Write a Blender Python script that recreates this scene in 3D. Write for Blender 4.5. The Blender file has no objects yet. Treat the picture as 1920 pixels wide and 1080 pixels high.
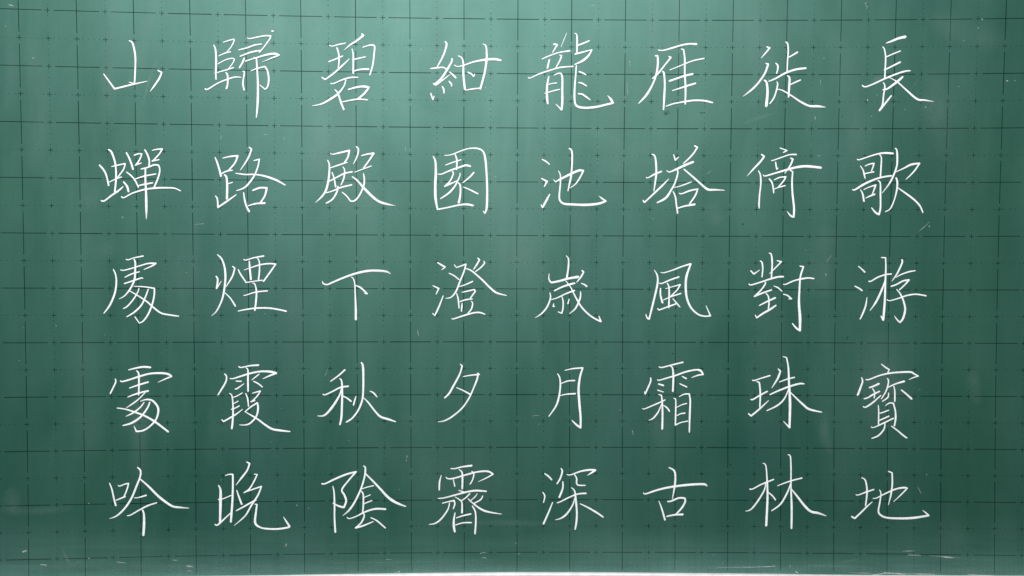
import bpy, bmesh, math, random
from mathutils import Vector
S = bpy.context.scene
COL = S.collection
random.seed(7)

# ------------------------------------------------------------------ camera
ZC = 1.55                       # height of the middle of the picture above the floor
DIST = 1.50
cd = bpy.data.cameras.new("camera")
cam = bpy.data.objects.new("camera", cd)
COL.objects.link(cam)
cam.location = (0, -DIST, ZC)
cam.rotation_euler = (math.radians(90), 0, 0)
cd.sensor_width = 36.0
cd.lens = 36.0 * DIST / 1.920
cd.clip_start = 0.05
cd.clip_end = 100
S.camera = cam

# ------------------------------------------------------------------ light
W = bpy.data.worlds.new("World")
S.world = W
W.use_nodes = True
bg = W.node_tree.nodes["Background"]
bg.inputs[0].default_value = (0.93, 0.97, 1.0, 1)
bg.inputs[1].default_value = 0.12

def area(name, loc, target, sx, sy, watts, col=(1, 1, 1)):
    l = bpy.data.lights.new(name, 'AREA')
    l.shape = 'RECTANGLE'
    l.size = sx
    l.size_y = sy
    l.energy = watts
    l.color = col
    o = bpy.data.objects.new(name, l)
    COL.objects.link(o)
    o.location = loc
    o.rotation_euler = (Vector(target) - Vector(loc)).to_track_quat('-Z', 'Y').to_euler()
    return o

area("ceiling_light", (-0.32, -2.1, ZC + 1.42), (-0.1, 0, ZC + 0.15), 2.3, 0.7, 120)

S.view_settings.view_transform = 'Standard'
S.view_settings.look = 'None'
S.view_settings.exposure = 0.0
S.view_settings.gamma = 1

# ------------------------------------------------------------------ helpers
def P(px, py, y=0.0):
    """a place on the board's face: x to the right, z up, in metres (1 mm per unit)"""
    return (px / 1000 - 0.960, y, ZC + (540 - py) / 1000)

CX = [968.974, -0.815, 2.337, 0.011, -1.034, 895.17, -9.655, 3.561, 0.084, -9.084, 0.397, 0.46, 16.789, -0.557, -1.915]
CY = [541.567, 498.387, -7.088, 1.303, 1.251, 2.277, -5.79, 0.634, -0.003, 1.174, 9.815, -0.528, -0.529, -0.639, -0.907]
def G(i, j):
    """position of the printed grid's node (i, j) on the board"""
    u = (i - 18) / 18
    v = (j - 10) / 10
    x = y = 0.0
    k = 0
    for a in range(5):
        for b in range(5 - a):
            t = u ** a * v ** b
            x += CX[k] * t
            y += CY[k] * t
            k += 1
    return x, y

def mesh_obj(name, verts, faces, mat, parent=None, attrs=None, smooth=False):
    me = bpy.data.meshes.new(name)
    me.from_pydata(verts, [], faces)
    if attrs is not None:
        a = me.attributes.new("cover", 'FLOAT', 'POINT')
        a.data.foreach_set("value", attrs)
    if smooth:
        me.polygons.foreach_set("use_smooth", [True] * len(me.polygons))
    me.materials.append(mat)
    me.update()
    o = bpy.data.objects.new(name, me)
    COL.objects.link(o)
    if parent:
        o.parent = parent
        o.matrix_parent_inverse = parent.matrix_world.inverted()
    return o

def thing(name, loc, label, cat, group=None):
    o = bpy.data.objects.new(name, None)
    COL.objects.link(o)
    o.empty_display_size = 0.05
    o.location = loc
    o["label"] = label
    o["category"] = cat
    if group:
        o["group"] = group
    bpy.context.view_layer.update()
    return o

# ------------------------------------------------------------------ materials
def nodes(mat):
    mat.use_nodes = True
    nt = mat.node_tree
    nt.nodes.clear()
    return nt

def N(nt, typ, **kw):
    n = nt.nodes.new(typ)
    for k, v in kw.items():
        if k.startswith('i_'):
            key = k[2:]
            key = int(key) if key.isdigit() else key.replace('_', ' ')
            n.inputs[key].default_value = v
        else:
            setattr(n, k, v)
    return n

def board_material(name, base, ink):
    """green enamel (or the dark ink printed on it) under a film of wiped chalk dust"""
    m = bpy.data.materials.new(name)
    nt = nodes(m)
    L = nt.links.new
    out = N(nt, 'ShaderNodeOutputMaterial')
    bsdf = N(nt, 'ShaderNodeBsdfPrincipled')
    L(bsdf.outputs[0], out.inputs[0])
    geo = N(nt, 'ShaderNodeNewGeometry')
    def noise(sx, sz, scale, detail=3.0, rough=0.55, off=(0, 0, 0), dist=0.0):
        mp = N(nt, 'ShaderNodeMapping')
        mp.inputs['Scale'].default_value = (sx, 1, sz)
        mp.inputs['Location'].default_value = off
        L(geo.outputs['Position'], mp.inputs['Vector'])
        n = N(nt, 'ShaderNodeTexNoise')
        n.inputs['Scale'].default_value = scale
        n.inputs['Detail'].default_value = detail
        n.inputs['Roughness'].default_value = rough
        n.inputs['Distortion'].default_value = dist
        L(mp.outputs[0], n.inputs['Vector'])
        return n.outputs['Fac']
    def rng(x, a, b, c, d):
        r = N(nt, 'ShaderNodeMapRange', clamp=True)
        for k, v in enumerate((a, b, c, d)):
            r.inputs[k + 1].default_value = v
        L(x, r.inputs[0])
        return r.outputs[0]
    def math_(op, a, b):
        q = N(nt, 'ShaderNodeMath', operation=op)
        for k, v in enumerate((a, b)):
            if isinstance(v, (int, float)):
                q.inputs[k].default_value = v
            else:
                L(v, q.inputs[k])
        return q.outputs[0]
    bands = rng(noise(1.0, 0.20, 6.5, 4.0, 0.6, (3.1, 0, 1.7), 0.8), 0.33, 0.67, 0.0, 1.0)      # broad vertical wipes
    streak = rng(noise(1.0, 0.10, 18.0, 3.0, 0.55, (0.4, 0, 7.7), 0.4), 0.34, 0.70, 0.0, 1.0)     # finer vertical wipes
    cloud = rng(noise(1.0, 0.7, 4.2, 5.0, 0.62, (8.3, 0, 2.2), 0.9), 0.35, 0.66, 0.0, 1.0)       # cloudy patches
    fine = rng(noise(1.0, 1.0, 420.0, 2.0, 0.7), 0.3, 0.7, 0.0, 1.0)                               # grain of the film
    weave_a = rng(noise(1.0, 0.01, 230.0, 1.0, 0.5, (5, 0, 5)), 0.3, 0.7, 0, 1)
    weave_b = rng(noise(0.01, 1.0, 230.0, 1.0, 0.5, (9, 0, 2)), 0.3, 0.7, 0, 1)
    weave = math_('ADD', math_('MULTIPLY', weave_a, 0.5), math_('MULTIPLY', weave_b, 0.5))
    d = math_('ADD', DUST0, math_('MULTIPLY', bands, DUST_BANDS))
    d = math_('ADD', d, math_('MULTIPLY', streak, DUST_STREAK))
    d = math_('ADD', d, math_('MULTIPLY', cloud, DUST_CLOUD))
    # dust that settles above the rail, dragged sideways by the duster
    sep = N(nt, 'ShaderNodeSeparateXYZ')
    L(geo.outputs['Position'], sep.inputs[0])
    low = rng(sep.outputs[2], ZC - 0.42, ZC - 0.535, 0.0, 1.0)
    low = math_('POWER', low, 1.6)
    horiz = rng(noise(0.12, 1.0, 16.0, 4.0, 0.65, (2, 0, 4), 0.1), 0.30, 0.70, 0.25, 1.0)
    d = math_('ADD', d, math_('MULTIPLY', math_('MULTIPLY', low, horiz), DUST_LOW))
    d = math_('MULTIPLY', d, math_('ADD', 0.80, math_('MULTIPLY', fine, 0.40)))
    d = math_('MULTIPLY', d, math_('ADD', 0.85, math_('MULTIPLY', weave, 0.30)))
    if ink:
        d = math_('MULTIPLY', d, 0.5)
    mix = N(nt, 'ShaderNodeMix', data_type='RGBA')
    L(d, mix.inputs[0])
    if ink:
        wear = rng(noise(1, 1, 26.0, 4.0, 0.7, (1, 0, 1)), 0.32, 0.62, 0.6, 1.0)
        im = N(nt, 'ShaderNodeMix', data_type='RGBA')
        L(wear, im.inputs[0])
        im.inputs[6].default_value = (*BASE, 1)
        im.inputs[7].default_value = (*base, 1)
        L(im.outputs[2], mix.inputs[6])
    else:
        hue = rng(noise(1.0, 0.45, 3.0, 3.0, 0.5, (6, 0, 3), 0.3), 0.3, 0.7, 0, 1)
        hm = N(nt, 'ShaderNodeMix', data_type='RGBA')
        L(hue, hm.inputs[0])
        hm.inputs[6].default_value = (base[0] * 0.92, base[1] * 1.03, base[2] * 0.93, 1)
        hm.inputs[7].default_value = (base[0] * 1.08, base[1] * 0.97, base[2] * 1.09, 1)
        L(hm.outputs[2], mix.inputs[6])
    mix.inputs[7].default_value = (*DUSTCOL, 1)
    L(mix.outputs[2], bsdf.inputs['Base Color'])
    ro = math_('ADD', ROUGH, math_('MULTIPLY', math_('SUBTRACT', bands, 0.5), 0.05))
    L(ro, bsdf.inputs['Roughness'])
    # wiped film scatters the gloss: cleaner strips shine more than dusty ones
    gl = math_('ADD', math_('MULTIPLY', bands, 0.40), math_('ADD', math_('MULTIPLY', streak, 0.25), math_('MULTIPLY', cloud, 0.35)))
    gl = math_('MULTIPLY', math_('ADD', 1.0 - GLOSSVAR, math_('MULTIPLY', gl, 2 * GLOSSVAR)), SPEC * (0.12 if ink else 1.0))
    L(gl, bsdf.inputs['Specular IOR Level'])
    bsdf.inputs['Specular Tint'].default_value = (*SPECTINT, 1)
    bu = N(nt, 'ShaderNodeBump')
    bu.inputs['Strength'].default_value = 0.12
    bu.inputs['Distance'].default_value = 0.0004
    L(math_('ADD', fine, math_('MULTIPLY', weave, 0.6)), bu.inputs['Height'])
    L(bu.outputs[0], bsdf.inputs['Normal'])
    return m

BASE = (0.0050, 0.051, 0.0315)
INK = (0.0006, 0.0075, 0.005)
DUSTCOL = (0.26, 0.50, 0.44)
DUST0, DUST_BANDS, DUST_STREAK, DUST_CLOUD, DUST_LOW = 0.0, 0.016, 0.010, 0.016, 0.26
ROUGH, SPEC = 0.55, 0.95
SPECTINT = (0.58, 1.0, 0.91)
CHALK = (0.86, 0.88, 0.875)
STROKEW = 0.83
DOTR = 0.74
GLOSSVAR = 0.27

M_BOARD = board_material("green_enamel", BASE, False)
M_INK = board_material("printed_ink", INK, True)

def chalk_material(name, col, grain):
    m = bpy.data.materials.new(name)
    nt = nodes(m)
    L = nt.links.new
    out = N(nt, 'ShaderNodeOutputMaterial')
    d = N(nt, 'ShaderNodeBsdfDiffuse')
    d.inputs['Roughness'].default_value = 0.8
    tr = N(nt, 'ShaderNodeBsdfTransparent')
    mx = N(nt, 'ShaderNodeMixShader')
    geo = N(nt, 'ShaderNodeNewGeometry')
    n = N(nt, 'ShaderNodeTexNoise', i_Scale=grain, i_Detail=3.0, i_Roughness=0.7)
    L(geo.outputs['Position'], n.inputs['Vector'])
    cr = N(nt, 'ShaderNodeMapRange', clamp=True)
    for k, v in enumerate((0.3, 0.7, 0.86, 1.0)):
        cr.inputs[k + 1].default_value = v
    L(n.outputs['Fac'], cr.inputs[0])
    cm = N(nt, 'ShaderNodeMix', data_type='RGBA', blend_type='MULTIPLY')
    cm.inputs[0].default_value = 1
    cm.inputs[6].default_value = (*col, 1)
    L(cr.outputs[0], cm.inputs[7])
    nb = N(nt, 'ShaderNodeTexNoise', i_Scale=grain / 9, i_Detail=2.0)
    L(geo.outputs['Position'], nb.inputs['Vector'])
    cb = N(nt, 'ShaderNodeMapRange', clamp=True)
    for k, v in enumerate((0.35, 0.65, 0.90, 1.0)):
        cb.inputs[k + 1].default_value = v
    L(nb.outputs['Fac'], cb.inputs[0])
    c2 = N(nt, 'ShaderNodeMix', data_type='RGBA', blend_type='MULTIPLY')
    c2.inputs[0].default_value = 1
    L(cm.outputs[2], c2.inputs[6])
    L(cb.outputs[0], c2.inputs[7])
    L(c2.outputs[2], d.inputs['Color'])
    at = N(nt, 'ShaderNodeAttribute', attribute_name="cover")
    # chalk catches on the grain of the board: cover + noise, sharpened
    ad = N(nt, 'ShaderNodeMath', operation='ADD')
    L(at.outputs['Fac'], ad.inputs[0])
    n2 = N(nt, 'ShaderNodeMapRange', clamp=True)
    for k, v in enumerate((0.25, 0.75, -0.30, 0.30)):
        n2.inputs[k + 1].default_value = v
    L(n.outputs['Fac'], n2.inputs[0])
    ml = N(nt, 'ShaderNodeMath', operation='MULTIPLY')
    ml.use_clamp = True
    # the noise only acts where the cover is above nothing
    L(at.outputs['Fac'], ml.inputs[0])
    ml.inputs[1].default_value = 3.0
    m3 = N(nt, 'ShaderNodeMath', operation='MULTIPLY')
    L(n2.outputs[0], m3.inputs[0])
    L(ml.outputs[0], m3.inputs[1])
    L(m3.outputs[0], ad.inputs[1])
    ad.use_clamp = True
    L(ad.outputs[0], mx.inputs[0])
    L(tr.outputs[0], mx.inputs[1])
    L(d.outputs[0], mx.inputs[2])
    L(mx.outputs[0], out.inputs[0])
    return m

M_CHALK = chalk_material("white_chalk", CHALK, 900.0)
M_DUST = chalk_material("chalk_residue", (0.47, 0.61, 0.58), 520.0)
M_DARK = chalk_material("dark_scuff", (0.012, 0.035, 0.028), 700.0)

def rail_material():
    m = bpy.data.materials.new("white_painted_metal")
    nt = nodes(m)
    L = nt.links.new
    out = N(nt, 'ShaderNodeOutputMaterial')
    b = N(nt, 'ShaderNodeBsdfPrincipled')
    geo = N(nt, 'ShaderNodeNewGeometry')
    n = N(nt, 'ShaderNodeTexNoise', i_Scale=60.0, i_Detail=4.0)
    L(geo.outputs['Position'], n.inputs['Vector'])
    r = N(nt, 'ShaderNodeValToRGB')
    r.color_ramp.elements[0].color = (0.72, 0.66, 0.68, 1)
    r.color_ramp.elements[1].color = (0.86, 0.82, 0.83, 1)
    r.color_ramp.elements[0].position = 0.3
    r.color_ramp.elements[1].position = 0.7
    L(n.outputs['Fac'], r.inputs[0])
    L(r.outputs[0], b.inputs['Base Color'])
    b.inputs['Roughness'].default_value = 0.35
    L(b.outputs[0], out.inputs[0])
    return m
M_RAIL = rail_material()

# ------------------------------------------------------------------ the chalkboard
board = thing("chalkboard", (0, 0, ZC), "green gridded chalkboard covered with five rows of white chalk characters", "chalkboard")

EDGE = [(-500, 1099), (-260, 1093), (0, 1086), (200, 1082.5), (300, 1081), (500, 1078.8), (600, 1076.8), (780, 1074.4), (960, 1072.6),
        (1140, 1073), (1260, 1074.2), (1440, 1075.8), (1560, 1077.4), (1700, 1078.4), (1920, 1079.4), (2180, 1080.5), (2420, 1082)]
def edge_y(px):
    for (x0, y0), (x1, y1) in zip(EDGE, EDGE[1:]):
        if px <= x1:
            t = (px - x0) / (x1 - x0)
            return y0 + (y1 - y0) * t
    return EDGE[-1][1]

# the enamel panel: a sheet with thickness whose lower edge follows the rail
v, f = [], []
xs = [-480 + 2880 * k / 60 for k in range(61)]
for x in xs:
    for (yy, dep) in ((-420, 0), (edge_y(x) + 2, 0), (edge_y(x) + 2, 0.012), (-420, 0.012)):
        v.append(P(x, yy, dep))
for k in range(60):
    a, b = 4 * k, 4 * k + 4
    for q in range(4):
        r_ = (q + 1) % 4
        f.append((a + q, b + q, b + r_, a + r_))
f.append((0, 1, 2, 3))
f.append((240, 243, 242, 241))
mesh_obj("enamel_panel", v, f, M_BOARD, board)

# the rail under it
prof = [(0.004, 0.0), (-0.0065, 0.0), (-0.0080, 0.8), (-0.0085, 2.0), (-0.0085, 3.6), (-0.0078, 4.0), (-0.0078, 4.4), (-0.0087, 4.8), (-0.0090, 24.0),
        (0.004, 24.0)]
v, f = [], []
n = len(prof)
for x in xs:
    for (yy, dz) in prof:
        v.append(P(x, edge_y(x) + dz, yy))
for k in range(60):
    for q in range(n):
        r_ = (q + 1) % n
        f.append((k * n + q, k * n + r_, (k + 1) * n + r_, (k + 1) * n + q))
f.append(tuple(range(n))[::-1])
f.append(tuple(60 * n + q for q in range(n)))
mesh_obj("bottom_rail", v, f, M_RAIL, board)

# printed grid: one object per printed line, arms of the cross marks included
def strip(v, f, pts, w, y):
    base = len(v)
    m = len(pts)
    for k, (x, z) in enumerate(pts):
        x0, z0 = pts[max(k - 1, 0)]
        x1, z1 = pts[min(k + 1, m - 1)]
        dx, dz = x1 - x0, z1 - z0
        l = math.hypot(dx, dz) or 1
        nx, nz = -dz / l * w / 2, dx / l * w / 2
        v.append(P(x + nx, z + nz, y))
        v.append(P(x - nx, z - nz, y))
    for k in range(m - 1):
        a = base + 2 * k
        f.append((a, a + 1, a + 3, a + 2))

def dot(v, f, x, z, r, y):
    base = len(v)
    for k in range(6):
        t = k * math.pi / 3 + 0.3
        v.append(P(x + r * math.cos(t), z + r * math.sin(t), y))
    f.append(tuple(range(base, base + 6)))

GAP, ARM = 0.215, 0.092
I0, I1, J0, J1 = -5, 41, -4, 20
def run(v, f, fn, a, b, w, y, n):
    strip(v, f, [fn(a + (b - a) * k / n) for k in range(n + 1)], w, y)

LW = 1.2
for j in range(J0, J1 + 1):
    v, f = [], []
    fn = lambda t: G(t, j)
    y = -0.00025
    if j % 2 == 0:
        for i in range(I0, I1):
            if i % 2:
                run(v, f, fn, i + GAP + random.uniform(-.01, .01), i + 2 - GAP + random.uniform(-.01, .01), LW * random.uniform(.92, 1.12), y, 8)
    for i in range(I0, I1 + 1):
        if j % 2 or i % 2:
            run(v, f, fn, i - ARM, i + ARM, LW * random.uniform(0.66, 0.86), y, 2)
        if j % 2:
            for k in range(1, 5):
                if random.random() < 0.94:
                    dot(v, f, *G(i + k / 5, j), DOTR * random.uniform(0.7, 1.15), y)
    o = mesh_obj("grid_line", v, f, M_INK, board)
    o["label"] = "solid dark printed guide line running across the board" if j % 2 == 0 else "dotted dark printed guide line running across the board"
    if j % 2:
        o["kind"] = "stuff"
for i in range(I0, I1 + 1):
    v, f = [], []
    fn = lambda t: G(i, t)
    y = -0.00035
    if i % 2 == 0:
        for j in range(J0, J1 + 1):
            if j % 2:
                run(v, f, fn, j + GAP + random.uniform(-.01, .01), min(j + 2 - GAP + random.uniform(-.01, .01), 20.68), LW * random.uniform(.92, 1.12), y, 8)
    for j in range(J0, J1 + 1):
        if j % 2 or i % 2:
            run(v, f, fn, j - ARM, j + ARM, LW * random.uniform(0.66, 0.86), y, 2)
        if i % 2:
            for k in range(1, 5):
                if j + k / 5 < 20.65 and random.random() < 0.94:
                    dot(v, f, *G(i, j + k / 5), DOTR * random.uniform(0.7, 1.15), y)
    o = mesh_obj("grid_line", v, f, M_INK, board)
    o["label"] = "solid dark printed guide line running down the board" if i % 2 == 0 else "dotted dark printed guide line running down the board"
    if i % 2:
        o["kind"] = "stuff"

# ------------------------------------------------------------------ chalk strokes
def catmull(p0, p1, p2, p3, t):
    return tuple(0.5 * (2 * b + (c - a) * t + (2 * a - 5 * b + 4 * c - d) * t * t + (3 * b - a - 3 * c + d) * t ** 3)
                 for a, b, c, d in zip(p0, p1, p2, p3))

def ribbon(v, f, att, pts, y, cover0, cover1, hgt=0.0006):
    """a ridge of chalk along pts = [(x, z, width)], rounded at both ends; cover fades from cover0 to cover1 at the ends"""
    m = len(pts)
    # resample
    dense = []
    for k in range(m - 1):
        p0 = pts[max(k - 1, 0)]
        p3 = pts[min(k + 2, m - 1)]
        L = math.hypot(pts[k + 1][0] - pts[k][0], pts[k + 1][1] - pts[k][1])
        st = max(3, int(L / 2.2))
        for s in range(st):
            dense.append(catmull(p0, pts[k], pts[k + 1], p3, s / st))
    dense.append(pts[-1])
    def tangent(k):
        a = dense[max(k - 1, 0)]
        b = dense[min(k + 1, len(dense) - 1)]
        l = math.hypot(b[0] - a[0], b[1] - a[1]) or 1
        return (b[0] - a[0]) / l, (b[1] - a[1]) / l
    rows = []
    t0 = tangent(0)
    t1 = tangent(len(dense) - 1)
    w0, w1 = dense[0][2], dense[-1][2]
    skew0, skew1 = random.uniform(-.25, .25), random.uniform(-.25, .25)
    rows.append((dense[0][0] - t0[0] * w0 * 0.40, dense[0][1] - t0[1] * w0 * 0.40, w0 * 0.42, t0, skew0))
    n_ = len(dense)
    for k, d in enumerate(dense):
        w = d[2] * random.uniform(0.95, 1.05)
        rows.append((d[0], d[1], w, tangent(k), 0))
    rows.append((dense[-1][0] + t1[0] * w1 * 0.40, dense[-1][1] + t1[1] * w1 * 0.40, w1 * 0.42, t1, skew1))
    base = len(v)
    R = len(rows)
    for k, (x, z, w, t, sk) in enumerate(rows):
        nx, nz = -t[1], t[0]
        s = k / (R - 1)
        c = 1.0
        if cover0 < 1:
            c = min(c, cover0 + (1 - cover0) * min(1, s / 0.35))
        if cover1 < 1:
            c = min(c, cover1 + (1 - cover1) * min(1, (1 - s) / 0.40))
        for q, hh in ((-1, 0.0), (-0.45, 0.8), (0.45, 0.8), (1, 0.0)):
            off = q * w / 2 + sk * w
            v.append(P(x + nx * off, z + nz * off, y - hgt * hh))
            att.append(c * (0.95 if abs(q) == 1 else 1.3))
    for k in range(R - 1):
        for q in range(3):
            a = base + 4 * k + q
            f.append((a, a + 4, a + 5, a + 1))

def stroke_mesh(pts, y):
    v, f, att = [], [], []
    runs, cur = [], [pts[0]]
    for k in range(1, len(pts)):
        cur.append(pts[k])
        if k < len(pts) - 1:
            a, b, c = pts[k - 1], pts[k], pts[k + 1]
            d1 = (b[0] - a[0], b[1] - a[1])
            d2 = (c[0] - b[0], c[1] - b[1])
            dot_ = (d1[0] * d2[0] + d1[1] * d2[1]) / ((math.hypot(*d1) * math.hypot(*d2)) or 1)
            if dot_ < 0.45:
                runs.append(cur)
                cur = [b]
    runs.append(cur)
    for k, r in enumerate(runs):
        c0 = c1 = 1.0
        if k == 0 and r[0][2] <= 2.3:
            c0 = 0.78
        if k == len(runs) - 1:
            c1 = 0.55 if r[-1][2] <= 2.0 else (0.75 if r[-1][2] <= 2.7 else 1.0)
        ribbon(v, f, att, r, y - 0.00012 * k, c0, c1)
    return v, f, att

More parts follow.
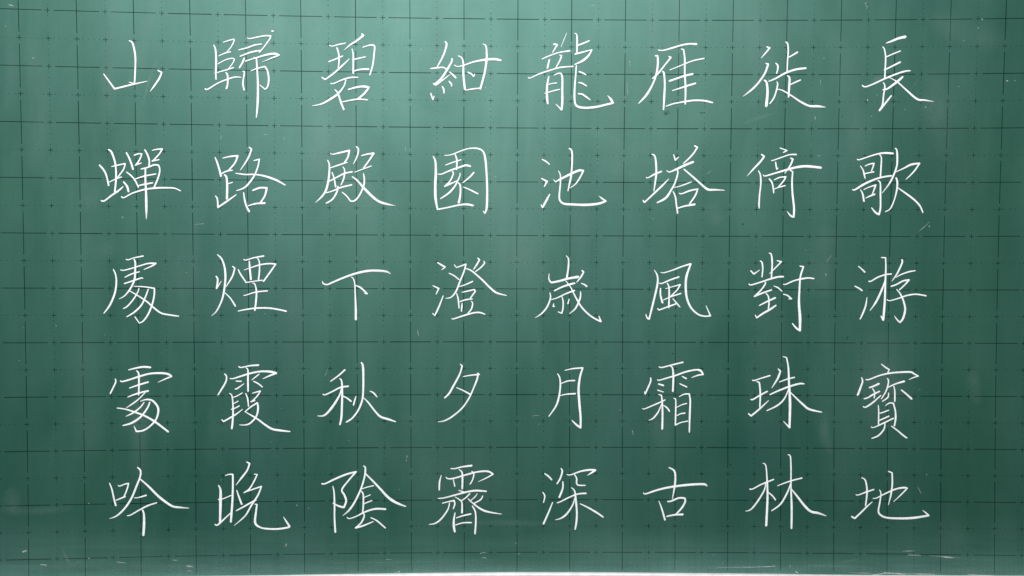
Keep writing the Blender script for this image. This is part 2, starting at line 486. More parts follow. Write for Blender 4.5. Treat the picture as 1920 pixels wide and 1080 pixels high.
DATA = """@0,0
445,198,14 478,218,20 505,330,22 508,450,20 500,620,18 490,632,18 445,617,10
188,535,14 298,685,20 420,655,20 500,636,18 630,608,12
738,500,16 776,518,18 750,580,22 700,655,20 658,712,8
@0,1
318,213,12 380,193,14 424,182,16 428,200,16 395,265,14 355,310,14
392,310,16 340,322,16 270,352,12
222,243,14 240,290,20 246,400,22 243,520,20 245,590,16
262,434,12 340,392,14 410,376,16 432,388,16 415,425,14 370,485,14
422,470,16 360,490,16 230,528,12
345,520,14 362,550,20 362,640,20 350,682,22
135,684,16 160,690,18 260,630,16 360,588,18 440,566,18 502,570,12
518,508,16 532,520,18 520,600,18 518,640,20 530,696,20
530,375,20 518,410,22 483,472,18
566,168,12 580,178,14 650,165,16 740,148,18 798,150,20 790,180,18 740,250,16 685,318,16
475,292,14 560,270,18 640,242,18 710,232,14
490,356,16 600,315,20 705,295,18
545,405,16 640,375,16 760,340,22 840,330,26 885,345,18 820,370,16 715,414,8
600,504,12 660,480,16 740,460,18 765,500,20 780,580,22 770,660,20 745,692,16 690,648,12
628,368,14 655,378,18 662,480,20 670,640,24 668,820,26 655,975,16
812,100,20 824,105,20
@0,2
258,242,14 285,253,14 350,236,16 420,222,16
335,270,18 352,330,20 356,400,18 348,470,16
250,410,16 310,388,18 395,352,16
182,568,14 215,592,18 300,530,20 400,440,20 462,380,12
585,128,14 602,145,26 540,195,22 470,240,18 405,295,8
488,282,14 500,340,18 500,440,20 500,528,20
598,265,14 640,250,16 690,242,20 716,258,20 710,340,20 698,440,20 668,544,18
492,392,14 550,378,18 625,362,16
505,505,16 580,488,20 655,486,22
272,630,16 300,632,16 400,590,18 480,570,20 548,570,16
425,595,16 405,660,18 340,740,24 260,795,24 180,838,20 85,858,10
315,695,14 345,730,20 375,820,22 405,895,22
452,692,18 540,668,22 610,662,26 660,672,22 610,735,24 545,790,22
390,818,14 480,800,18 560,790,20 645,798,16
@0,3
350,208,18 365,235,22 345,310,20 310,390,20 270,460,14
205,480,18 270,472,18 330,468,18 365,488,16
418,380,20 415,410,22 370,490,24 310,580,24 240,640,18
232,632,18 255,645,24 320,600,18 400,540,10
395,515,14 425,540,20 458,574,20
390,610,18 412,635,20 415,658,16
320,662,16 335,690,20 338,730,16
205,732,18 225,795,16 238,760,14
445,445,14 470,460,14 530,450,16 640,412,20 760,390,26 850,385,28 912,398,24
482,352,14 515,370,18 533,420,20 535,550,24 550,690,24
735,232,14 762,252,18 770,320,22 768,400,24 750,520,24 705,688,22
580,518,18 615,535,18 638,560,20 650,535,12
560,700,14 620,688,18 700,680,18
@0,4
500,120,8 475,180,9 442,262,8
370,232,22 405,238,18 380,280,16 355,320,12
250,384,14 320,352,16 420,318,16 530,300,20
325,390,18 315,430,20 305,475,22
430,345,16 448,350,18 430,400,18 390,472,14
110,570,14 130,576,14 220,535,18 340,495,18 440,468,18 565,458,18
318,562,18 302,650,22 300,760,26 308,835,22
372,548,12 410,530,16 440,528,18 455,570,22 455,700,24 455,820,26 448,898,22 390,840,10
315,640,12 360,630,14 400,626,14
280,732,12 350,710,16 430,690,14
578,125,12 600,135,16 605,200,20 603,320,18
600,250,16 660,228,20 728,200,18
585,335,20 660,315,20 755,290,14 720,350,24 660,402,26 580,440,16
597,450,16 590,550,18 580,680,22 580,800,22 600,858,24 680,878,26 800,868,26 900,845,24 968,828,24 945,790,26 912,752,6
625,512,18 660,525,20 695,545,14
622,622,16 660,632,18 700,658,16
618,735,18 660,742,20 700,770,22 738,798,14
@0,5
292,292,14 340,296,16 420,275,20 520,245,20 600,230,20 678,232,24
265,350,20 285,350,20 288,430,24 272,540,22 230,650,20 170,750,26 95,832,14
400,357,16 420,368,20 370,430,18 290,530,20 232,582,14
335,508,16 350,530,22 358,640,22 352,780,24 345,895,18
525,282,14 548,288,18 560,380,20 560,520,20 568,680,22 565,840,18
410,494,12 500,458,14 640,402,16 755,378,18
405,606,22 480,580,22 560,553,22 640,535,24
435,704,14 520,676,18 600,650,22 668,630,22
370,862,14 450,835,18 560,815,20 660,802,22 760,806,22 840,825,20
@0,6
310,260,16 340,270,20 300,320,18 252,375,8
302,428,16 325,435,22 290,530,22 220,630,22 150,700,22 72,760,10
285,598,18 308,620,24 318,720,28 305,858,30
400,425,14 420,445,20 422,480,20 410,530,14
500,212,14 520,225,18 528,300,18 520,400,18 515,522,16
535,365,16 570,345,18 620,315,22
330,610,14 400,580,20 500,525,22 600,490,24 705,476,22
518,552,14 540,575,22 537,660,24 530,770,18
545,645,14 600,618,18 652,596,16
412,615,14 420,640,18 405,710,18 380,780,18 340,835,16
418,690,12 470,702,16 560,755,18 650,815,22 740,858,24 830,862,26 905,872,10
@0,7
440,222,12 500,200,22 560,175,26 632,158,30
402,260,12 420,280,16 433,360,18 430,470,18 425,575,18
435,364,14 500,335,16 582,302,16
420,495,18 500,455,18 580,415,22
197,650,16 225,665,18 300,640,18 430,580,20 560,528,20 640,505,20 682,502,16
410,622,14 425,660,18 412,750,18 400,850,20 370,905,22 430,830,22 490,755,18
405,695,16 450,685,20 540,620,26 605,565,22
470,570,10 550,615,16 640,695,20 750,788,24 830,800,20 915,814,10
@1,0
145,350,18 185,395,22 215,455,20 238,555,20
235,193,16 265,215,22 300,310,22 312,400,20 312,500,22 300,625,20
268,365,12 330,350,16 405,335,18 390,390,18 330,475,16
245,522,12 300,495,14 368,470,16
165,710,18 195,712,18 270,655,20 330,615,22 385,568,14
390,520,18 425,565,24 440,618,22
418,225,18 445,275,20 470,340,22 485,392,22
498,250,16 540,235,16 575,238,18 555,290,18 515,350,20
510,352,16 540,338,18 570,330,14
605,195,16 630,240,20 650,300,20 648,355,18
680,202,12 730,190,16 782,188,20 750,240,18 685,310,18
680,308,18 750,295,16
568,390,16 630,375,18 700,348,20 745,352,18 758,400,18 740,480,20 698,580,20
420,420,14 470,460,18 510,510,18 540,575,18
510,490,14 600,462,18 718,440,16
535,560,14 600,545,20 685,530,18
370,670,16 395,680,16 480,635,18 600,598,20 720,582,22 830,580,20 910,585,18 968,612,14
612,392,20 612,500,22 618,620,24 622,780,28 622,895,12
@1,1
235,272,14 255,320,20 280,400,22 295,462,22
315,278,14 390,262,18 465,256,22 435,330,20 370,405,18
295,440,16 350,412,18 410,402,16
330,450,18 350,470,22 358,560,24 355,690,26
365,540,14 412,524,14
238,662,14 258,690,18 265,778,20 350,720,22 450,650,14
580,168,14 605,190,20 580,260,20 540,330,18 492,400,12
628,305,14 685,290,18 665,380,18 625,470,20 560,555,22 510,590,18 455,608,14
445,433,14 540,445,18 640,445,18 740,462,22 850,500,24 945,552,16
525,630,16 535,700,20 555,770,22 582,820,22
618,606,20 690,580,22 760,582,24 740,660,22 695,730,20
570,762,14 650,740,20 740,735,24
@1,2
266,230,10 290,240,14 360,225,20 460,202,22 445,270,20 410,325,18
438,322,14 380,340,18 262,380,14
240,300,14 258,350,20 252,480,24 225,600,24 180,670,22 118,728,10
395,368,14 412,400,16 405,480,20 375,552,14
285,424,14 305,480,18 322,570,20
255,515,16 330,475,18 410,435,20 490,418,18
228,630,14 290,612,16 380,575,20 485,550,18
345,565,18 335,620,20 290,695,20 228,735,18
388,625,14 430,660,16 468,708,16
603,435,12 612,490,20 605,560,20 560,660,20 510,712,20 468,712,18
530,162,14 552,190,20 540,260,18 502,338,12
585,255,16 640,240,20 708,230,22 670,290,20 605,380,18
515,422,12 600,390,14 682,360,16
490,468,14 540,505,20 610,585,26 690,665,28 760,718,26 830,742,26 925,762,8
@1,3
228,262,14 250,310,22 255,420,26 250,560,28 252,680,28 270,790,20
270,798,18 370,780,18 500,752,20 580,748,24 632,760,22
345,252,12 410,245,14 500,210,16 590,182,16 680,182,20 735,215,20 758,300,24 770,460,22 775,620,24 770,780,24 752,838,18 735,815,12
450,240,14 468,300,20 465,395,18
355,350,14 420,325,16 510,296,16
278,440,14 310,442,16 400,405,20 500,370,22 560,352,24 605,362,22
425,415,16 432,440,18 400,510,18 345,565,18
345,565,20 400,540,22 470,510,14
500,430,12 498,460,16 450,560,20 390,630,22 303,690,16
485,530,16 503,560,20 503,650,22 488,730,26
640,425,20 600,470,20 530,528,14
535,572,12 600,600,18 680,640,20
@1,4
250,292,14 290,312,18 325,342,16
245,485,14 300,515,24 272,570,12
328,645,14 290,715,26 255,780,18 240,750,12
365,495,8 385,520,14 440,490,24 540,440,26 620,405,26 668,405,22 640,465,18 590,540,16 535,580,12
415,408,10 435,450,16 435,540,18 425,650,20 430,705,22 470,740,24 560,748,26 700,752,28 820,740,26 895,715,22 860,690,20 825,662,6
525,182,18 550,205,20 555,300,20 545,450,22 530,530,22 512,612,14
@1,5
230,240,16 258,260,20 270,340,22 272,440,22 262,520,20 248,612,14
172,475,18 190,478,14 250,445,20 325,414,20
138,705,14 152,728,18 230,655,20 330,560,22 398,490,12
448,245,14 465,300,18 500,268,12
660,155,18 688,170,20 650,230,20 600,285,18 545,335,14
378,405,12 405,420,16 480,390,24 560,352,26 645,318,26
485,400,16 490,430,18 465,520,20 430,590,20 370,680,26 282,730,18
552,392,16 620,450,20 700,520,22 750,565,24 800,598,26 870,600,22 962,605,12
445,574,12 480,572,12 550,550,16 628,520,14
442,618,14 465,670,20 475,750,18 488,835,20
505,635,14 530,640,16 610,610,20 692,592,18 665,660,20 610,740,18
485,788,16 560,765,20 660,748,26
@1,6
258,242,18 284,262,22 250,310,22 180,385,20 110,462,8
226,408,14 246,450,18 250,540,18 238,650,18 232,750,20 235,785,16
445,177,14 515,202,16 480,222,16
358,303,14 375,302,14 450,275,16 540,245,16 608,243,20
400,320,16 405,360,18 412,392,18 425,378,10
552,280,18 575,290,20 550,350,20 520,395,18 490,435,10
275,450,14 295,460,18 400,430,20 520,395,24 620,370,26 720,362,28 858,376,26
335,490,18 362,525,20 375,580,18 380,632,16
385,500,14 440,475,16 502,468,18 480,510,18 430,568,16
386,592,12 440,572,16 497,558,16
545,402,14 572,418,18 565,520,20 570,640,22 585,780,24 582,875,22 550,862,22 515,818,8
@1,7
148,290,16 165,296,16 250,268,16 340,240,18 420,227,22 508,232,24
178,358,12 205,400,16 218,450,20 225,485,14
225,360,12 270,340,16 315,332,18 305,370,16 290,408,16
220,438,14 260,428,16 312,418,18
372,245,14 390,275,16 386,380,18 380,468,18
97,596,14 120,600,20 220,540,24 330,492,22 420,468,20 492,458,20
178,600,12 200,640,20 213,715,22
212,598,14 260,575,14 332,552,20 315,600,18 295,650,14
230,685,10 270,665,18 322,645,20
355,508,14 378,530,18 380,640,20 380,780,20 365,850,22 330,830,22 290,782,14
528,180,14 545,200,20 550,290,22 540,380,20 480,520,20 398,632,10
535,420,12 620,380,18 690,345,24 775,332,20 730,400,18 680,455,16 636,495,10
538,480,20 550,520,22 545,600,20 520,700,16 480,790,16 430,822,14
555,580,14 630,632,20 720,700,22 780,765,20 808,830,16
@2,0
415,198,14 440,200,14 500,180,14 588,163,18
285,298,14 308,350,18 316,430,20 300,540,22 250,660,22 190,742,14
360,303,14 390,308,14 470,288,16 560,260,16 640,238,18 715,238,22 680,262,18 595,300,12
495,195,16 508,230,20 506,320,22 500,400,22 460,490,20 400,565,18 343,597,10
403,378,14 470,345,18 550,322,16
398,442,16 480,415,18 570,385,18 585,392,12
495,470,10 570,472,14 640,480,16 702,490,18 700,560,20 680,650,20 640,750,20 590,820,18 550,842,14 505,778,14
545,490,14 535,525,16 490,600,18 430,670,18 388,695,14
640,500,16 610,580,18 570,660,20 500,730,20 422,778,14
450,515,14 520,555,16 620,620,18 700,690,20 770,740,20 850,758,20 948,772,16
@2,1
245,368,16 262,400,20 250,490,20 300,415,8
412,268,14 435,285,18 410,370,20 345,475,12
258,148,12 300,190,20 330,270,22 340,380,24 325,520,22 300,620,20 250,720,18 200,768,8
335,535,12 390,590,16 440,668,20
525,195,12 545,205,14 630,180,16 728,163,20
470,300,14 495,350,18 550,430,16
530,305,10 600,280,14 690,252,18 780,240,18 850,245,18 790,330,20 725,420,18
582,215,16 588,300,22 598,400,22
658,180,12 682,215,16 685,310,18 675,405,20
545,432,14 620,420,14 715,408,16
615,435,12 640,450,16 655,530,20 648,640,22 638,712,20
528,560,14 545,560,14 650,528,16 765,516,18
470,720,14 560,702,18 660,690,20 780,690,20 880,705,20 958,722,18
@2,2
188,420,12 195,440,18 235,452,18 300,425,20 420,375,22 540,335,24 660,312,26 770,312,26 840,322,24 875,342,12
480,375,12 502,395,14 515,450,16 520,560,18 525,700,24 525,805,24
522,460,12 570,480,20 615,520,20 640,545,20 615,540,14
@2,3
273,230,16 310,252,20 350,275,18 315,302,10
225,463,12 285,492,20 258,550,12
330,565,12 285,680,20 245,765,16 222,742,12
442,252,12 465,280,14 520,260,16 560,245,18 540,320,18 500,420,20 460,520,20 410,580,18 355,592,12
390,338,14 440,362,16 490,402,16
678,183,14 698,200,18 670,250,20 638,298,14
740,215,12 748,235,18 710,280,18 655,322,14
562,290,14 620,315,18 720,400,20 800,480,22 870,535,22 968,562,14
492,472,12 550,455,16 628,420,18
465,540,12 482,600,18 490,690,16
520,530,12 570,520,16 645,502,18 655,520,18 605,590,18
500,625,14 560,605,18 625,598,16
522,640,12 518,680,18 514,722,16
612,620,12 628,640,16 615,700,18 580,742,16
420,797,16 440,798,16 540,765,20 640,738,20 700,735,20 752,752,16
@2,4
495,160,10 518,195,18 515,290,20 500,385,22
322,340,8 320,400,16 345,432,22 430,415,24 520,390,24 615,374,30
655,310,18 672,325,18 640,380,20 600,430,10
648,440,14 680,452,18 702,470,20
375,514,18 450,478,20 530,450,22 580,438,22
340,605,12 400,588,14 490,545,18 578,512,20
330,535,14 335,590,18 300,680,20 240,750,18 180,788,8
368,645,12 362,675,16 378,672,14
450,570,12 463,620,16 462,690,18 450,742,18 412,728,12
525,598,12 512,645,18
490,415,12 540,480,14 590,580,18 650,680,20 730,760,20 800,805,20 845,825,22 825,770,12
640,525,14 635,590,20 590,690,20 530,745,12
@2,5
253,305,10 282,360,18 285,440,22 250,600,22 200,800,20 180,790,18 168,755,14
318,328,10 350,332,14 440,305,16 530,270,18 622,242,20 580,360,26 570,460,26 580,580,24 620,680,22 690,750,20 760,772,18 820,768,18 775,665,10
303,437,14 330,440,16 420,402,18 500,375,20
315,490,16 315,560,20 335,635,22
365,495,10 430,475,12 515,453,18 480,510,16 410,578,16
345,608,12 420,575,16 520,542,18
380,435,12 400,475,18 402,580,20 398,685,18
285,695,14 300,710,16 380,680,18 470,648,18
440,595,14 470,630,16 512,680,14
@2,6
148,312,16 180,345,18 238,305,10
243,213,14 262,228,18 270,290,18 262,375,16
335,135,14 355,145,18 365,230,20 358,380,18
415,210,14 458,220,18 400,280,16 338,342,10
130,445,14 150,456,16 240,430,18 330,400,20 420,375,22 478,372,20
292,425,14 295,445,18 250,510,18 188,568,16
185,572,20 260,540,20 358,506,18
300,540,12 325,570,18 333,640,18 325,700,16
235,664,14 300,630,20 395,586,22
192,760,12 208,788,18 270,745,22 340,705,24 403,662,18
380,466,10 420,482,16 462,518,16
475,550,12 515,560,18 560,595,18 530,598,12
478,448,14 500,450,16 580,415,18 660,395,20 730,385,20 785,392,18
645,265,16 680,272,20 650,370,20 640,500,22 635,640,26 645,780,30 645,918,24 605,890,22 568,845,14
@2,7
158,266,14 195,298,16 222,325,20 
122,468,16 165,490,18 195,512,20
245,580,8 230,670,20 195,760,20 175,800,16
390,178,14 432,180,16 435,280,18 430,420,22 425,600,24 415,740,26 408,810,24 385,770,14
262,418,16 285,418,16 350,380,18 430,352,18 490,345,18
425,410,10 400,490,22 340,620,24 275,715,12
598,200,20 600,230,20 560,320,20 530,370,16 495,418,10
535,380,10 590,350,16 670,322,18 732,312,14
488,470,18 540,452,18 610,415,20 670,405,20 620,460,18 572,505,16
545,502,14 580,545,18 610,610,20 630,700,24 610,790,24 578,835,20 550,810,18 520,768,8
445,605,14 475,615,14 560,592,16 650,562,18 740,550,18 840,565,18
@3,0
440,262,14 520,243,20 590,232,22 662,237,22
305,355,16 310,385,18 280,450,18 255,500,18
358,375,16 380,380,18 460,358,20 560,325,22 660,300,22 770,295,24 840,305,24 875,328,20 810,355,16 738,388,8
450,446,14 540,415,20 640,385,20
432,538,12 480,518,18 560,492,20 640,475,22
522,272,16 542,300,20 545,420,20 542,515,18
610,490,14 540,560,16 480,605,18 420,645,12
598,590,14 560,640,18 490,695,20 415,732,12
655,590,18 630,650,20 560,740,22 470,800,24 385,825,16
560,580,10 620,562,18 680,572,22 730,625,24 742,680,24 720,760,22 660,830,20 590,875,20 520,885,20 495,828,8
325,648,14 410,660,18 500,688,20 610,730,22 720,795,24 842,888,22
@3,1
475,230,16 500,238,16 590,220,18 675,214,22
330,303,14 350,325,18 345,380,20 300,460,20 265,515,16
388,350,14 420,350,16 500,325,20 600,295,22 700,278,22 790,280,26 855,295,24 790,320,20 720,352,10
550,242,12 568,265,18 568,370,22 570,478,20
682,305,14 650,330,16 605,366,10
625,378,14 670,400,18 714,435,16
448,376,14 502,378,16
440,455,16 460,450,18 528,402,12
382,500,12 405,520,16 415,590,18 418,700,20 412,800,22 405,855,22
418,540,12 460,525,14 512,495,14
422,605,12 470,578,14
402,662,16 440,648,16 482,626,16
305,765,14 320,785,18 380,752,20 450,710,18 515,660,12
545,500,12 565,550,18 575,630,16
615,498,12 660,485,16 695,475,18 660,530,18 605,585,16
600,584,18 638,572,18
540,685,14 600,635,18 665,595,20 672,650,22 655,730,20 600,795,20 550,818,18 485,818,12
540,685,12 600,720,18 660,755,20 740,815,22 815,860,24 900,875,24 995,886,16
@3,2
415,262,20 350,320,18 270,378,14
192,508,14 215,514,16 290,480,18 370,440,20 450,428,20
362,350,14 382,375,20 388,480,22 385,620,24 380,740,24 365,815,20
380,450,14 360,520,20 300,620,26 235,700,24 190,728,20 140,728,12
402,530,16 440,550,18 478,580,20
528,528,10 515,570,18 502,618,18
582,188,18 598,225,24 602,350,24 600,480,22 590,570,22 550,670,20 490,750,20 430,790,18
600,540,10 650,590,18 720,680,20 775,735,24 850,760,24 928,786,16
668,476,10 705,495,18 740,535,16
@3,3
503,204,12 522,222,18 495,310,20 430,430,22 390,500,22 345,545,18
533,330,12 600,318,16 695,308,20
682,295,18 675,350,22 640,440,18 590,550,18 520,650,18 420,735,20 340,778,18 275,788,10
465,442,12 530,470,16 600,508,20
@3,4
408,302,14 430,345,18 435,430,20 420,540,22 390,630,20 320,732,14
482,267,12 560,250,16 662,242,20 635,330,22 620,450,26 628,600,26 640,740,24 640,848,22 595,815,22 552,772,12
445,400,12 510,375,16 580,370,18
435,522,12 500,508,16 588,503,20
@3,5
302,232,16 330,238,16 420,215,18 542,185,20
405,220,12 435,240,18 445,330,22 440,478,22
215,343,16 215,380,18 185,450,20 160,505,18 152,482,10
285,360,14 300,368,16 380,345,18 470,318,20 570,282,20 670,262,20 720,270,24 748,310,16 700,315,18 630,340,10
295,405,18 345,420,20
285,467,14 343,486,14
535,328,14 575,350,20
510,402,14 580,435,18
295,510,10 325,520,16 332,600,20 335,720,22 332,860,22
130,654,12 155,656,14 230,625,16 300,595,18 360,566,16
325,610,12 290,690,18 240,752,18 195,772,10
345,620,12 380,645,18 405,680,18
448,550,12 468,565,16 468,680,18 465,820,18 520,795,14 590,780,16
505,532,12 555,508,16 605,505,18 615,580,20 610,720,22 606,892,16
480,640,12 530,615,14 578,602,16
480,725,12 520,705,16 562,700,18
@3,6
165,365,14 185,370,16 260,345,16 343,320,18
208,380,14 235,390,18 245,500,20 240,640,18
148,560,14 170,562,18 240,520,20 315,480,20
125,705,16 152,728,20 240,655,20 328,572,12
425,252,14 448,275,20 420,350,22 360,445,10
440,384,14 510,358,16 590,338,18
343,512,16 430,472,20 540,430,22 640,402,22 688,404,16
475,128,12 510,138,16 528,240,20 535,400,24 545,600,28 540,845,24 510,815,16 478,782,10
535,445,12 490,550,18 420,620,20 310,675,14
550,490,14 610,550,18 680,615,24 740,660,24 865,690,16
@3,7
390,203,12 430,235,18 470,260,18 450,300,14
190,340,14 200,380,20 180,440,22 152,515,24
235,360,16 265,360,16 370,320,18 480,295,20 600,285,22 690,285,22 725,305,20 765,325,16 715,340,14 670,360,10
268,442,18 310,428,22 365,402,22
300,450,14 322,490,16 318,545,16
213,555,14 250,545,18 300,515,20 370,480,20
205,632,14 230,640,18 300,595,20 385,520,14
450,348,14 462,380,18 440,470,18 390,555,14
455,440,14 530,405,18 620,378,24
515,425,14 525,480,18 525,580,18
462,495,14 455,540,18 400,580,14
590,465,16 640,505,20 695,555,22
357,620,12 362,680,16 360,810,18
430,625,10 470,597,16 510,600,18 530,680,20 532,760,22 520,828,18
372,702,14 410,690,16 462,670,16
370,772,16 410,755,18 465,730,18
285,838,14 310,845,14 400,805,18 510,752,18
425,795,14 415,860,18 360,925,20 292,955,14
490,830,14 550,875,18 610,925,20 645,950,18
@4,0
247,410,14 270,470,18 290,560,20 310,635,22
335,432,14 350,440,14 400,420,16 440,412,18 425,470,18 395,545,18
405,545,20 370,560,18 315,582,14
532,252,18 560,280,20 558,340,20 520,440,22 470,560,22 400,665,22 320,740,20 248,768,10
560,370,16 640,440,22 740,540,26 830,610,26 890,645,24 960,655,22 1050,662,12
500,558,12 540,555,14 620,532,20
428,738,14 460,732,16 560,675,18 640,635,20 725,608,16
580,680,16 595,720,22 597,830,28 590,935,26
@4,1
270,432,14 290,480,26 290,600,30 285,810,24
340,332,12 380,320,16 415,322,20 415,450,22 410,600,24 395,800,24
270,575,16 310,570,14 400,532,14
235,828,16 262,832,20 330,770,18 400,705,14
555,195,14 585,210,20 560,280,20 500,360,20 448,428,10
632,318,12 662,322,16 625,400,18 580,470,18 530,505,18
545,498,14 600,478,16 705,442,18 670,530,20 600,640,20 540,740,18 430,838,10
455,482,14 478,550,20 505,622,22
450,688,14 530,645,20 600,605,20 648,580,20
640,622,14 660,625,18 650,700,22 642,810,26 690,855,20 760,870,22 870,872,22 970,858,22 990,846,24 960,800,20 928,750,8
@4,2
182,415,18 215,415,18 320,365,22 430,320,22 528,295,22 450,385,18 385,475,20 410,530,22 428,590,24 405,655,22 350,640,22 295,612,14
293,440,12 305,500,18 310,620,20 310,760,20 318,905,22
605,237,16 622,255,20 615,340,20 580,460,20 520,590,22 460,680,22 395,738,10
625,315,16 700,390,22 780,475,24 850,550,28 930,605,28 1030,645,16
580,470,12 640,450,14 705,435,16
580,490,14 600,520,18 602,620,20 595,710,18
612,553,12 672,528,14
612,618,14 650,600,16 690,586,14
438,757,14 462,768,14 530,745,16 620,700,20 720,670,22 825,672,24
600,715,14 612,740,18 580,810,20 520,862,14
525,862,20 600,840,20 702,798,14
678,758,14 740,790,18 825,862,18
@4,3
408,262,14 450,262,16 520,245,18 618,232,24
490,272,12 520,300,18 525,380,22 522,465,20
310,330,10 293,400,18 290,478,18
358,350,14 380,365,16 440,360,18 560,325,20 680,295,20 780,290,22 835,318,18 770,355,16 685,395,8
432,372,12 440,410,14 448,440,16
620,290,14 640,320,16 625,380,16 602,420,14
488,482,12 540,500,18
278,563,12 330,560,16 430,535,18 560,500,22 660,485,22 765,492,20
600,515,16 560,555,16 510,590,14
450,548,10 500,580,16 520,610,18 520,708,22
322,612,14 380,597,16 440,585,20 448,620,18 432,668,16
395,610,14 375,680,18 310,770,20 250,815,18 185,827,10
675,515,10 650,550,14 598,592,12
730,537,14 710,575,18 640,615,14
582,567,12 640,620,18 710,670,22 780,698,22 920,722,12
450,708,14 438,780,22 438,850,26 448,900,22
625,640,16 655,700,18 660,800,20 652,918,22
465,760,14 530,738,18 610,720,20
455,832,14 530,810,16 615,808,18
@4,4
275,312,14 315,340,20 348,375,18
258,502,14 278,540,18 265,605,14
357,605,14 310,720,20 265,820,22
442,260,14 455,290,20 435,360,20 402,415,18
460,395,16 460,460,20 425,552,22
503,322,14 540,325,16 640,290,20 730,275,22 790,278,24 750,305,20 710,330,10
578,322,14 600,360,18 600,410,18 620,430,18 688,432,16
402,608,14 430,600,16 520,555,18 610,520,18 695,512,20
548,455,12 578,485,18 590,560,22 602,700,22 598,800,22 585,875,18
580,560,12 560,630,18 500,720,22 440,765,20 385,780,10
635,618,12 700,648,18 800,705,22 868,752,18
@4,5
143,508,14 165,518,18 280,480,22 400,452,24 560,430,26 700,420,26 765,422,26 785,438,14
402,252,16 450,280,20 465,330,22 460,430,22 435,570,12
298,590,10 325,660,18 360,780,22
388,595,18 420,592,20 500,560,22 560,562,22 565,595,22 530,660,22 470,725,18
380,745,18 460,730,20 540,726,24
@4,6
140,470,18 170,468,16 250,425,18 380,372,18
272,208,12 300,230,16 312,350,18 318,550,24 305,838,26
300,410,12 285,480,18 220,590,20 150,675,18 97,693,12
320,500,14 365,535,18 398,578,18
420,436,12 480,412,16 570,382,18 665,358,18
525,123,12 548,135,16 555,250,18 555,450,18 562,650,24 560,865,22
550,415,12 520,500,20 450,620,20 360,688,16
560,470,14 620,545,22 690,635,26 755,695,26 830,712,26 910,740,12
@4,7
190,355,12 225,375,18 243,450,20 243,540,20 230,640,16
133,525,14 155,530,14 230,502,18 313,474,18
90,748,20 120,766,20 190,700,20 245,645,18 298,598,12
305,565,12 345,558,14 430,515,18 540,468,20 620,455,22 652,460,18 590,525,16 512,598,8
370,478,12 385,510,16 375,600,18 360,690,20 380,730,22 440,758,22 560,766,24 700,762,26 820,745,24 868,736,22 840,710,16 807,684,8
462,290,14 498,305,18 500,420,20 485,530,20 460,630,10
"""
COLX = [160, 360, 570, 770, 970, 1180, 1380, 1580]
ROWY = [40, 245, 450, 645, 830]
ROWN = ["top row", "second row", "third row", "fourth row", "bottom row"]
GLYPH = [["山 meaning mountain", "歸 meaning return", "碧 meaning jade green", "紺 meaning dark blue", "龍 meaning dragon", "雁 meaning wild goose", "徙 meaning move", "長 meaning long"],
         ["蟬 meaning cicada", "路 meaning road", "殿 meaning palace hall", "園 meaning garden", "池 meaning pond", "塔 meaning pagoda", "倚 meaning lean", "歌 meaning song"],
         ["處 meaning place", "煙 meaning smoke", "下 meaning down", "澄 meaning clear", "歲 meaning year", "風 meaning wind", "對 meaning facing", "游 meaning roam"],
         ["處 meaning place", "霞 meaning rosy clouds", "秋 meaning autumn", "夕 meaning dusk", "月 meaning moon", "霜 meaning frost", "珠 meaning pearl", "寶 meaning treasure"],
         ["吟 meaning chant", "晚 meaning evening", "陰 meaning shade", "霽 meaning clearing sky", "深 meaning deep", "古 meaning ancient", "林 meaning forest", "地 meaning ground"]]
PLACE = ["at the left end of the {}", "second from the left in the {}", "third from the left in the {}", "fourth from the left in the {}",
         "fourth from the right in the {}", "third from the right in the {}", "second from the right in the {}", "at the right end of the {}"]
chars = {}
for line in DATA.strip().splitlines():
    if line.startswith('@'):
        r_, c_ = map(int, line[1:].split(','))
        cur = chars.setdefault((r_, c_), [])
    else:
        cur.append([tuple(map(float, t.split(','))) for t in line.split()])
for (r_, c_), strokes in sorted(chars.items()):
    SC = 5.4
    conv = [[(COLX[c_] + x / SC, ROWY[r_] + z / SC, 20 * (w / 20) ** 1.2 / SC * STROKEW) for x, z, w in s] for s in strokes]
    ax = sum(p[0] for s in conv for p in s) / sum(len(s) for s in conv)
    az = max(p[1] for s in conv for p in s)
    t = thing("chalk_character", P(ax, az), "white chalk character %s, %s" % (GLYPH[r_][c_], PLACE[c_].format(ROWN[r_])),
              "chalk character", "chalk characters written on the chalkboard")
    for k, s in enumerate(conv):
        v, f, att = stroke_mesh(s, -0.0006 - 0.00005 * k)
        mesh_obj("stroke", v, f, M_CHALK, t, att, True)

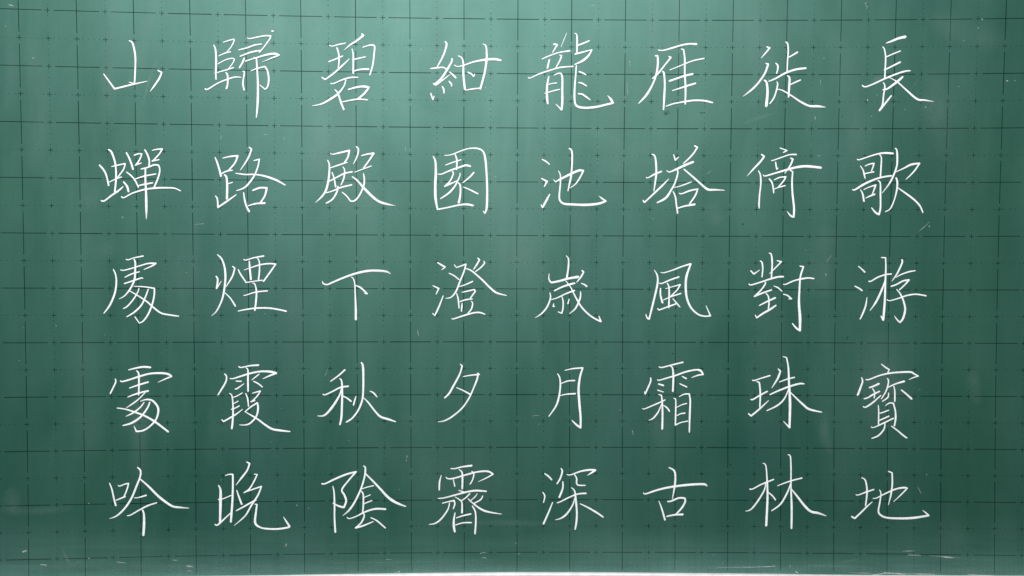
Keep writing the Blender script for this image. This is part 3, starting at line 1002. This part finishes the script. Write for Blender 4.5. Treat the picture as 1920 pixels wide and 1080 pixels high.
# ------------------------------------------------------------------ residue on the board
def smear(v, f, att, pts, y, cov, soft=True):
    """a flat film of dust: pts = [(x, z, width)]; cover highest in the middle, nothing at the rim"""
    m = len(pts)
    dense = []
    for k in range(m - 1):
        p0, p3 = pts[max(k - 1, 0)], pts[min(k + 2, m - 1)]
        L = math.hypot(pts[k + 1][0] - pts[k][0], pts[k + 1][1] - pts[k][1])
        st = max(6, min(40, int(L / 6)))
        for s in range(st):
            dense.append(catmull(p0, pts[k], pts[k + 1], p3, s / st))
    dense.append(pts[-1])
    base = len(v)
    R = len(dense)
    Q = 8
    ph = random.uniform(0, 9)
    for k in range(R):
        a, b = dense[max(k - 1, 0)], dense[min(k + 1, R - 1)]
        l = math.hypot(b[0] - a[0], b[1] - a[1]) or 1
        nx, nz = -(b[1] - a[1]) / l, (b[0] - a[0]) / l
        s = k / (R - 1)
        along = math.sin(math.pi * s) ** 0.7 * (0.8 + 0.2 * math.sin(s * 11 + ph))
        for q in range(Q + 1):
            u = q / Q * 2 - 1
            off = u * dense[k][2] / 2
            v.append(P(dense[k][0] + nx * off, dense[k][1] + nz * off, y))
            att.append(max(0, cov * along * math.cos(u * math.pi / 2) ** (1.5 if soft else 0.7)))
    for k in range(R - 1):
        for q in range(Q):
            a = base + k * (Q + 1) + q
            f.append((a, a + Q + 1, a + Q + 2, a + 1))

SMEARS = [  # cover, then x,z,width ...
(.10, [(268,203,5),(278,158,8),(297,108,10)]),
(.10, [(484,64,16),(505,52,22),(526,40,18)]),
(.08, [(1394,232,10),(1420,222,9),(1450,213,6)]),
(.10, [(1630,157,10),(1645,148,16),(1658,140,12)]),
(.05, [(1704,168,5),(1715,158,6),(1722,148,6)]),
(.10, [(117,1027,6),(124,1045,9),(134,1062,6)]),
(.06, [(134,1060,5),(146,1054,7),(156,1050,5)]),
(.06, [(262,680,40),(262,800,44),(266,920,50)]),
(.06, [(210,-30,46),(205,90,44),(200,240,60)]),
(.07, [(1222,-30,40),(1226,60,34),(1222,150,40)]),
(.05, [(600,200,60),(596,270,50),(590,350,50)]),
(.05, [(748,-20,60),(745,40,50),(742,90,50)]),
(.05, [(1558,850,16),(1546,815,26),(1548,770,20)]),
(.045, [(1822,690,22),(1826,722,36),(1836,760,24)]),
(.05, [(1540,560,60),(1542,500,70),(1550,420,50)]),
(.03, [(1790,1060,90),(1785,1000,100),(1775,940,80)]),
(.02, [(1900,1040,60),(1885,980,70),(1865,920,60)]),
(.05, [(1330,380,36),(1340,402,44),(1352,420,40)]),
(.05, [(150,330,30),(168,362,50),(160,400,40)]),
(.04, [(170,480,40),(200,468,50),(225,452,40)]),
(.06, [(300,-20,30),(275,60,34),(255,140,30)]),
(.06, [(440,20,20),(452,-5,26),(465,-30,20)]),
(.05, [(690,300,40),(690,420,46),(688,560,40)]),
(.05, [(1150,40,50),(1152,200,60),(1148,380,50)]),
(.05, [(1160,260,30),(1158,300,40),(1164,340,30)]),
(.05, [(1750,120,40),(1755,200,60),(1770,300,60)]),
(.05, [(1730,30,60),(1810,60,70),(1890,80,60)]),
(.04, [(10,40,40),(24,120,40),(20,220,40)]),
(.06, [(0,1062,20),(320,1064,24),(700,1066,26),(1000,1064,20)]),
(.05, [(900,1066,16),(1250,1066,20),(1600,1068,14)]),
(.08, [(1500,1061,6),(1580,1062,7),(1665,1067,6)]),
(.08, [(1560,1066,6),(1640,1070,7),(1700,1073,8)]),
(.08, [(1670,1070,14),(1780,1070,16),(1930,1064,14)]),
(.08, [(600,1055,3),(700,1054.6,3.4),(800,1054,3)]),
(.05, [(810,982,12),(940,980,18),(1080,985,14)]),
(.05, [(0,955,16),(60,958,20),(140,952,14)]),
(.05, [(15,915,24),(22,935,40),(30,970,30)]),
(.07, [(1579,1054,5),(1594,1051,6),(1610,1048,4)]),
(.05, [(1620,1032,4),(1655,1033,5),(1695,1034,4)]),
(.06, [(1650,620,120),(1655,720,130),(1660,800,110)]),
(.06, [(900,330,120),(960,440,150),(1000,560,110)]),
(.05, [(1080,340,40),(1085,420,60),(1080,520,50)]),
(.05, [(820,-60,120),(830,60,150),(850,190,110)]),
(.05, [(500,-60,150),(480,70,170),(440,210,120)]),
(.05, [(600,150,110),(620,270,140),(650,420,100)]),
(.04, [(1000,150,70),(1010,270,90),(1015,420,70)]),
(.05, [(1390,-60,120),(1420,60,140),(1400,200,100)]),
(.04, [(330,420,100),(340,520,130),(350,640,100)]),
(.04, [(720,820,200),(860,900,220),(1000,960,160)]),
(.03, [(1760,140,160),(1780,260,180),(1800,420,140)]),
(.03, [(1450,520,60),(1452,640,80),(1450,800,60)]),
(.03, [(1240,700,50),(1238,800,60),(1234,900,50)]),
(.03, [(150,620,80),(160,740,90),(170,860,70)]),
(.07, [(560,-40,60),(590,30,70),(600,110,40)]),
(.06, [(1270,-40,40),(1262,60,60),(1285,150,50)]),
(.05, [(640,180,50),(655,300,70),(640,420,50)]),
(.05, [(60,60,40),(72,200,60),(64,330,40)]),
(.04, [(1560,60,60),(1600,180,80),(1610,320,50)]),
(.04, [(540,480,60),(550,600,70),(545,720,50)]),
]
v, f, att = [], [], []
for k, (cov, pts) in enumerate(SMEARS):
    smear(v, f, att, pts, -0.00040 - 0.000004 * k, cov)
o = mesh_obj("chalk_smear", v, f, M_DUST, board, att)
o["kind"] = "stuff"
o["label"] = "faint wiped smears of chalk dust"

STREAKS = [  # x0,z0,x1,z1,width,cover
(16,9,26,12,2.5,.8),(62,108,63,110,3,.9),(10,49,11,50,2.5,.6),(1840,36,1842,37,3,.7),(1833,52,1834,53.5,3,.6),(1886,151.5,1890,152.5,3,.9),(1901,150.5,1904,151,2.5,.5),(1796,162,1799,162.5,2,.4),
(910,165,912,163.5,3,.8),(724,202,724.5,204.5,2,.6),(787,96,791,91,1.6,.5),(413,252,415.3,261,1.8,.45),(493,252,503.5,253,1.6,.4),(531,262,534.5,257.5,1.6,.45),(364,421,385,419.5,1.6,.4),
(228,406.7,232,408.2,2.2,.8),(783,618,785.2,631,1.8,.6),(1527.8,217,1528,226,2,.6),(1643,178,1644.5,179,2.5,.6),(1633,218,1634.5,219,2.5,.6),(1733.5,200,1737,200.5,2.5,.7),(1626,186,1626.5,190,3,.9),
(1720,436,1744,415,1.7,.55),(1741.5,423,1742,426,3,.7),(760,274,760.6,284,1.8,.45),(608.5,707,614.5,692,1.7,.4),(997,780,1012,779,1.6,.5),(1185,806,1187.6,816,1.7,.6),(763.5,853,762,859,1.8,.6),(762.6,861,761.8,865,1.8,.6),
(578,951,579,954,2,.4),(748,917,749.5,918,2.5,.5),(535,1025,537.5,1019,3.5,.6),(556,947,557.5,948,2.5,.9),(414.5,899,415.5,901,2,.5),(1720,912,1727.5,926,1.6,.5),(1736.5,889.5,1738,890.5,2.5,.6),(1548,512,1549.6,518,2.2,.6),
(42,1035,51,1032,4.5,.8),(76,1058.6,89,1060,2.6,.8),(105,610,106.5,611,2.5,.8),(36,675.5,37,676.5,2.5,.5),(217,1053,238,1055.4,2.4,.5),(323,1049.5,334,1050.2,1.8,.7),(348,1061,363,1062.8,5,.55),(350,1070,362,1070.5,2.5,.45),
(900,1038.4,902,1036.6,2,.6),(901,1036.8,911,1035.6,2,.6),(903.5,1045.6,912,1046.3,2.2,.7),(722,1048.3,735,1048.7,1.6,.4),(740,1073.2,742.5,1073,2.4,.8),(745,1072.4,751,1071.6,2.6,.9),(1340,1063.4,1400,1063.2,2,.45),(1390,1063,1426,1062.8,2.2,.6),
(1420,1062.6,1457,1061.5,2.4,.7),(1448,1059,1454,1062,2,.4),(1490.4,1071.4,1496.2,1074.2,2.8,.95),(1482,1058.6,1480,1064.8,2.2,.6),(1690,1033.4,1716,1032.6,2.6,.45),(1700,1040.6,1728,1041.6,2.8,.5),(1740,1041.8,1802,1046,2.8,.35),(1764,1043.8,1788,1045.8,3.4,.75),
(1632,1078,1664,1073.6,3.2,.7),(1655,1073.6,1700,1076.6,3.4,.85),(1690,1075.6,1760,1077,3,.6),(1812,1077,1865,1079,3,.7),(1590,1073,1640,1075,3,.4),(1107,12,1112,10,1.6,.5),(1111,11.4,1118,8.4,1.6,.5),(1620,6,1625,5,1.5,.5),(1624,5,1622,10,1.5,.5),(1622,10,1627,13,1.5,.5),(1626,13,1624,17,1.5,.5),
(1180,114,1182,126,1.8,.4),(1176,154,1177.4,181,2.4,.35),(1336.5,1040.5,1337.5,1041.5,2,.7),(1354,1055,1355,1056,2,.8),(928,330,929.5,332.5,2.2,.7),(1180,115,1181,117,3,.4),(965,1020,968.5,1017,1.8,.45),(970,1040,976,1036,1.6,.4),(166,943,168,945,2,.7),(168,1045.6,166.8,1048,2.5,.8),(1162,768,1163.5,769.5,2.5,.4),
(1223.5,410,1224.5,411,2.5,.6),(1510,468,1511,470,2,.4),(1560,478,1548,492,4,.15),(1325,327,1334,320,3,.25),(1529,292,1541,292,2.4,.25),(1440,148,1442,152,3,.3),(1538,149,1538,160,2.4,.3),(1522,101,1524,101,3,.3),(1543,109.5,1546,110,3,.4)
]
v, f, att = [], [], []
for k, (x0, z0, x1, z1, w, cov) in enumerate(STREAKS):
    w *= 0.78
    smear(v, f, att, [(x0, z0, w), ((x0 + x1) / 2 + random.uniform(-.5, .5), (z0 + z1) / 2 + random.uniform(-.5, .5), w), (x1, z1, w)], -0.00052 - 0.000004 * k, cov * 0.72, False)
for k in range(60):
    x, z = random.uniform(0, 1920), random.uniform(0, 1070)
    a = random.uniform(0, 6.28)
    l = random.choice((0.9, 1.2, 1.6, 4.0))
    smear(v, f, att, [(x, z, 1.3), (x + l / 2 * math.cos(a), z + l / 2 * math.sin(a), 1.4), (x + l * math.cos(a), z + l * math.sin(a), 1.2)],
          -0.00076 - 0.000002 * k, random.uniform(0.06, 0.3), False)
o = mesh_obj("chalk_speck", v, f, M_CHALK, board, att)
o["kind"] = "stuff"
o["label"] = "stray specks and thin streaks of chalk"

SCUFFS = [(1244, 215, 1256, 209, 9, .35), (1392, 419, 1394, 422, 3, .9), (1368, 870, 1371, 871, 4, .8), (1260, 661, 1262, 665, 2, .8), (1456, 667, 1458, 669, 2, .7),
          (1310, 211, 1322, 212, 3, .4), (1106, 309, 1108, 310, 3, .6), (1682, 484, 1702, 485, 3, .35), (1587, 632, 1590, 634, 8, .4), (1472, 683, 1473, 684, 3, .8), (1578, 218, 1580, 219, 4, .6)]
v, f, att = [], [], []
for k, (x0, z0, x1, z1, w, cov) in enumerate(SCUFFS):
    smear(v, f, att, [(x0, z0, w), ((x0 + x1) / 2, (z0 + z1) / 2, w), (x1, z1, w)], -0.00058 - 0.000004 * k, cov, False)
o = mesh_obj("dark_scuff", v, f, M_DARK, board, att)
o["kind"] = "stuff"
o["label"] = "small dark scuffs on the green surface"
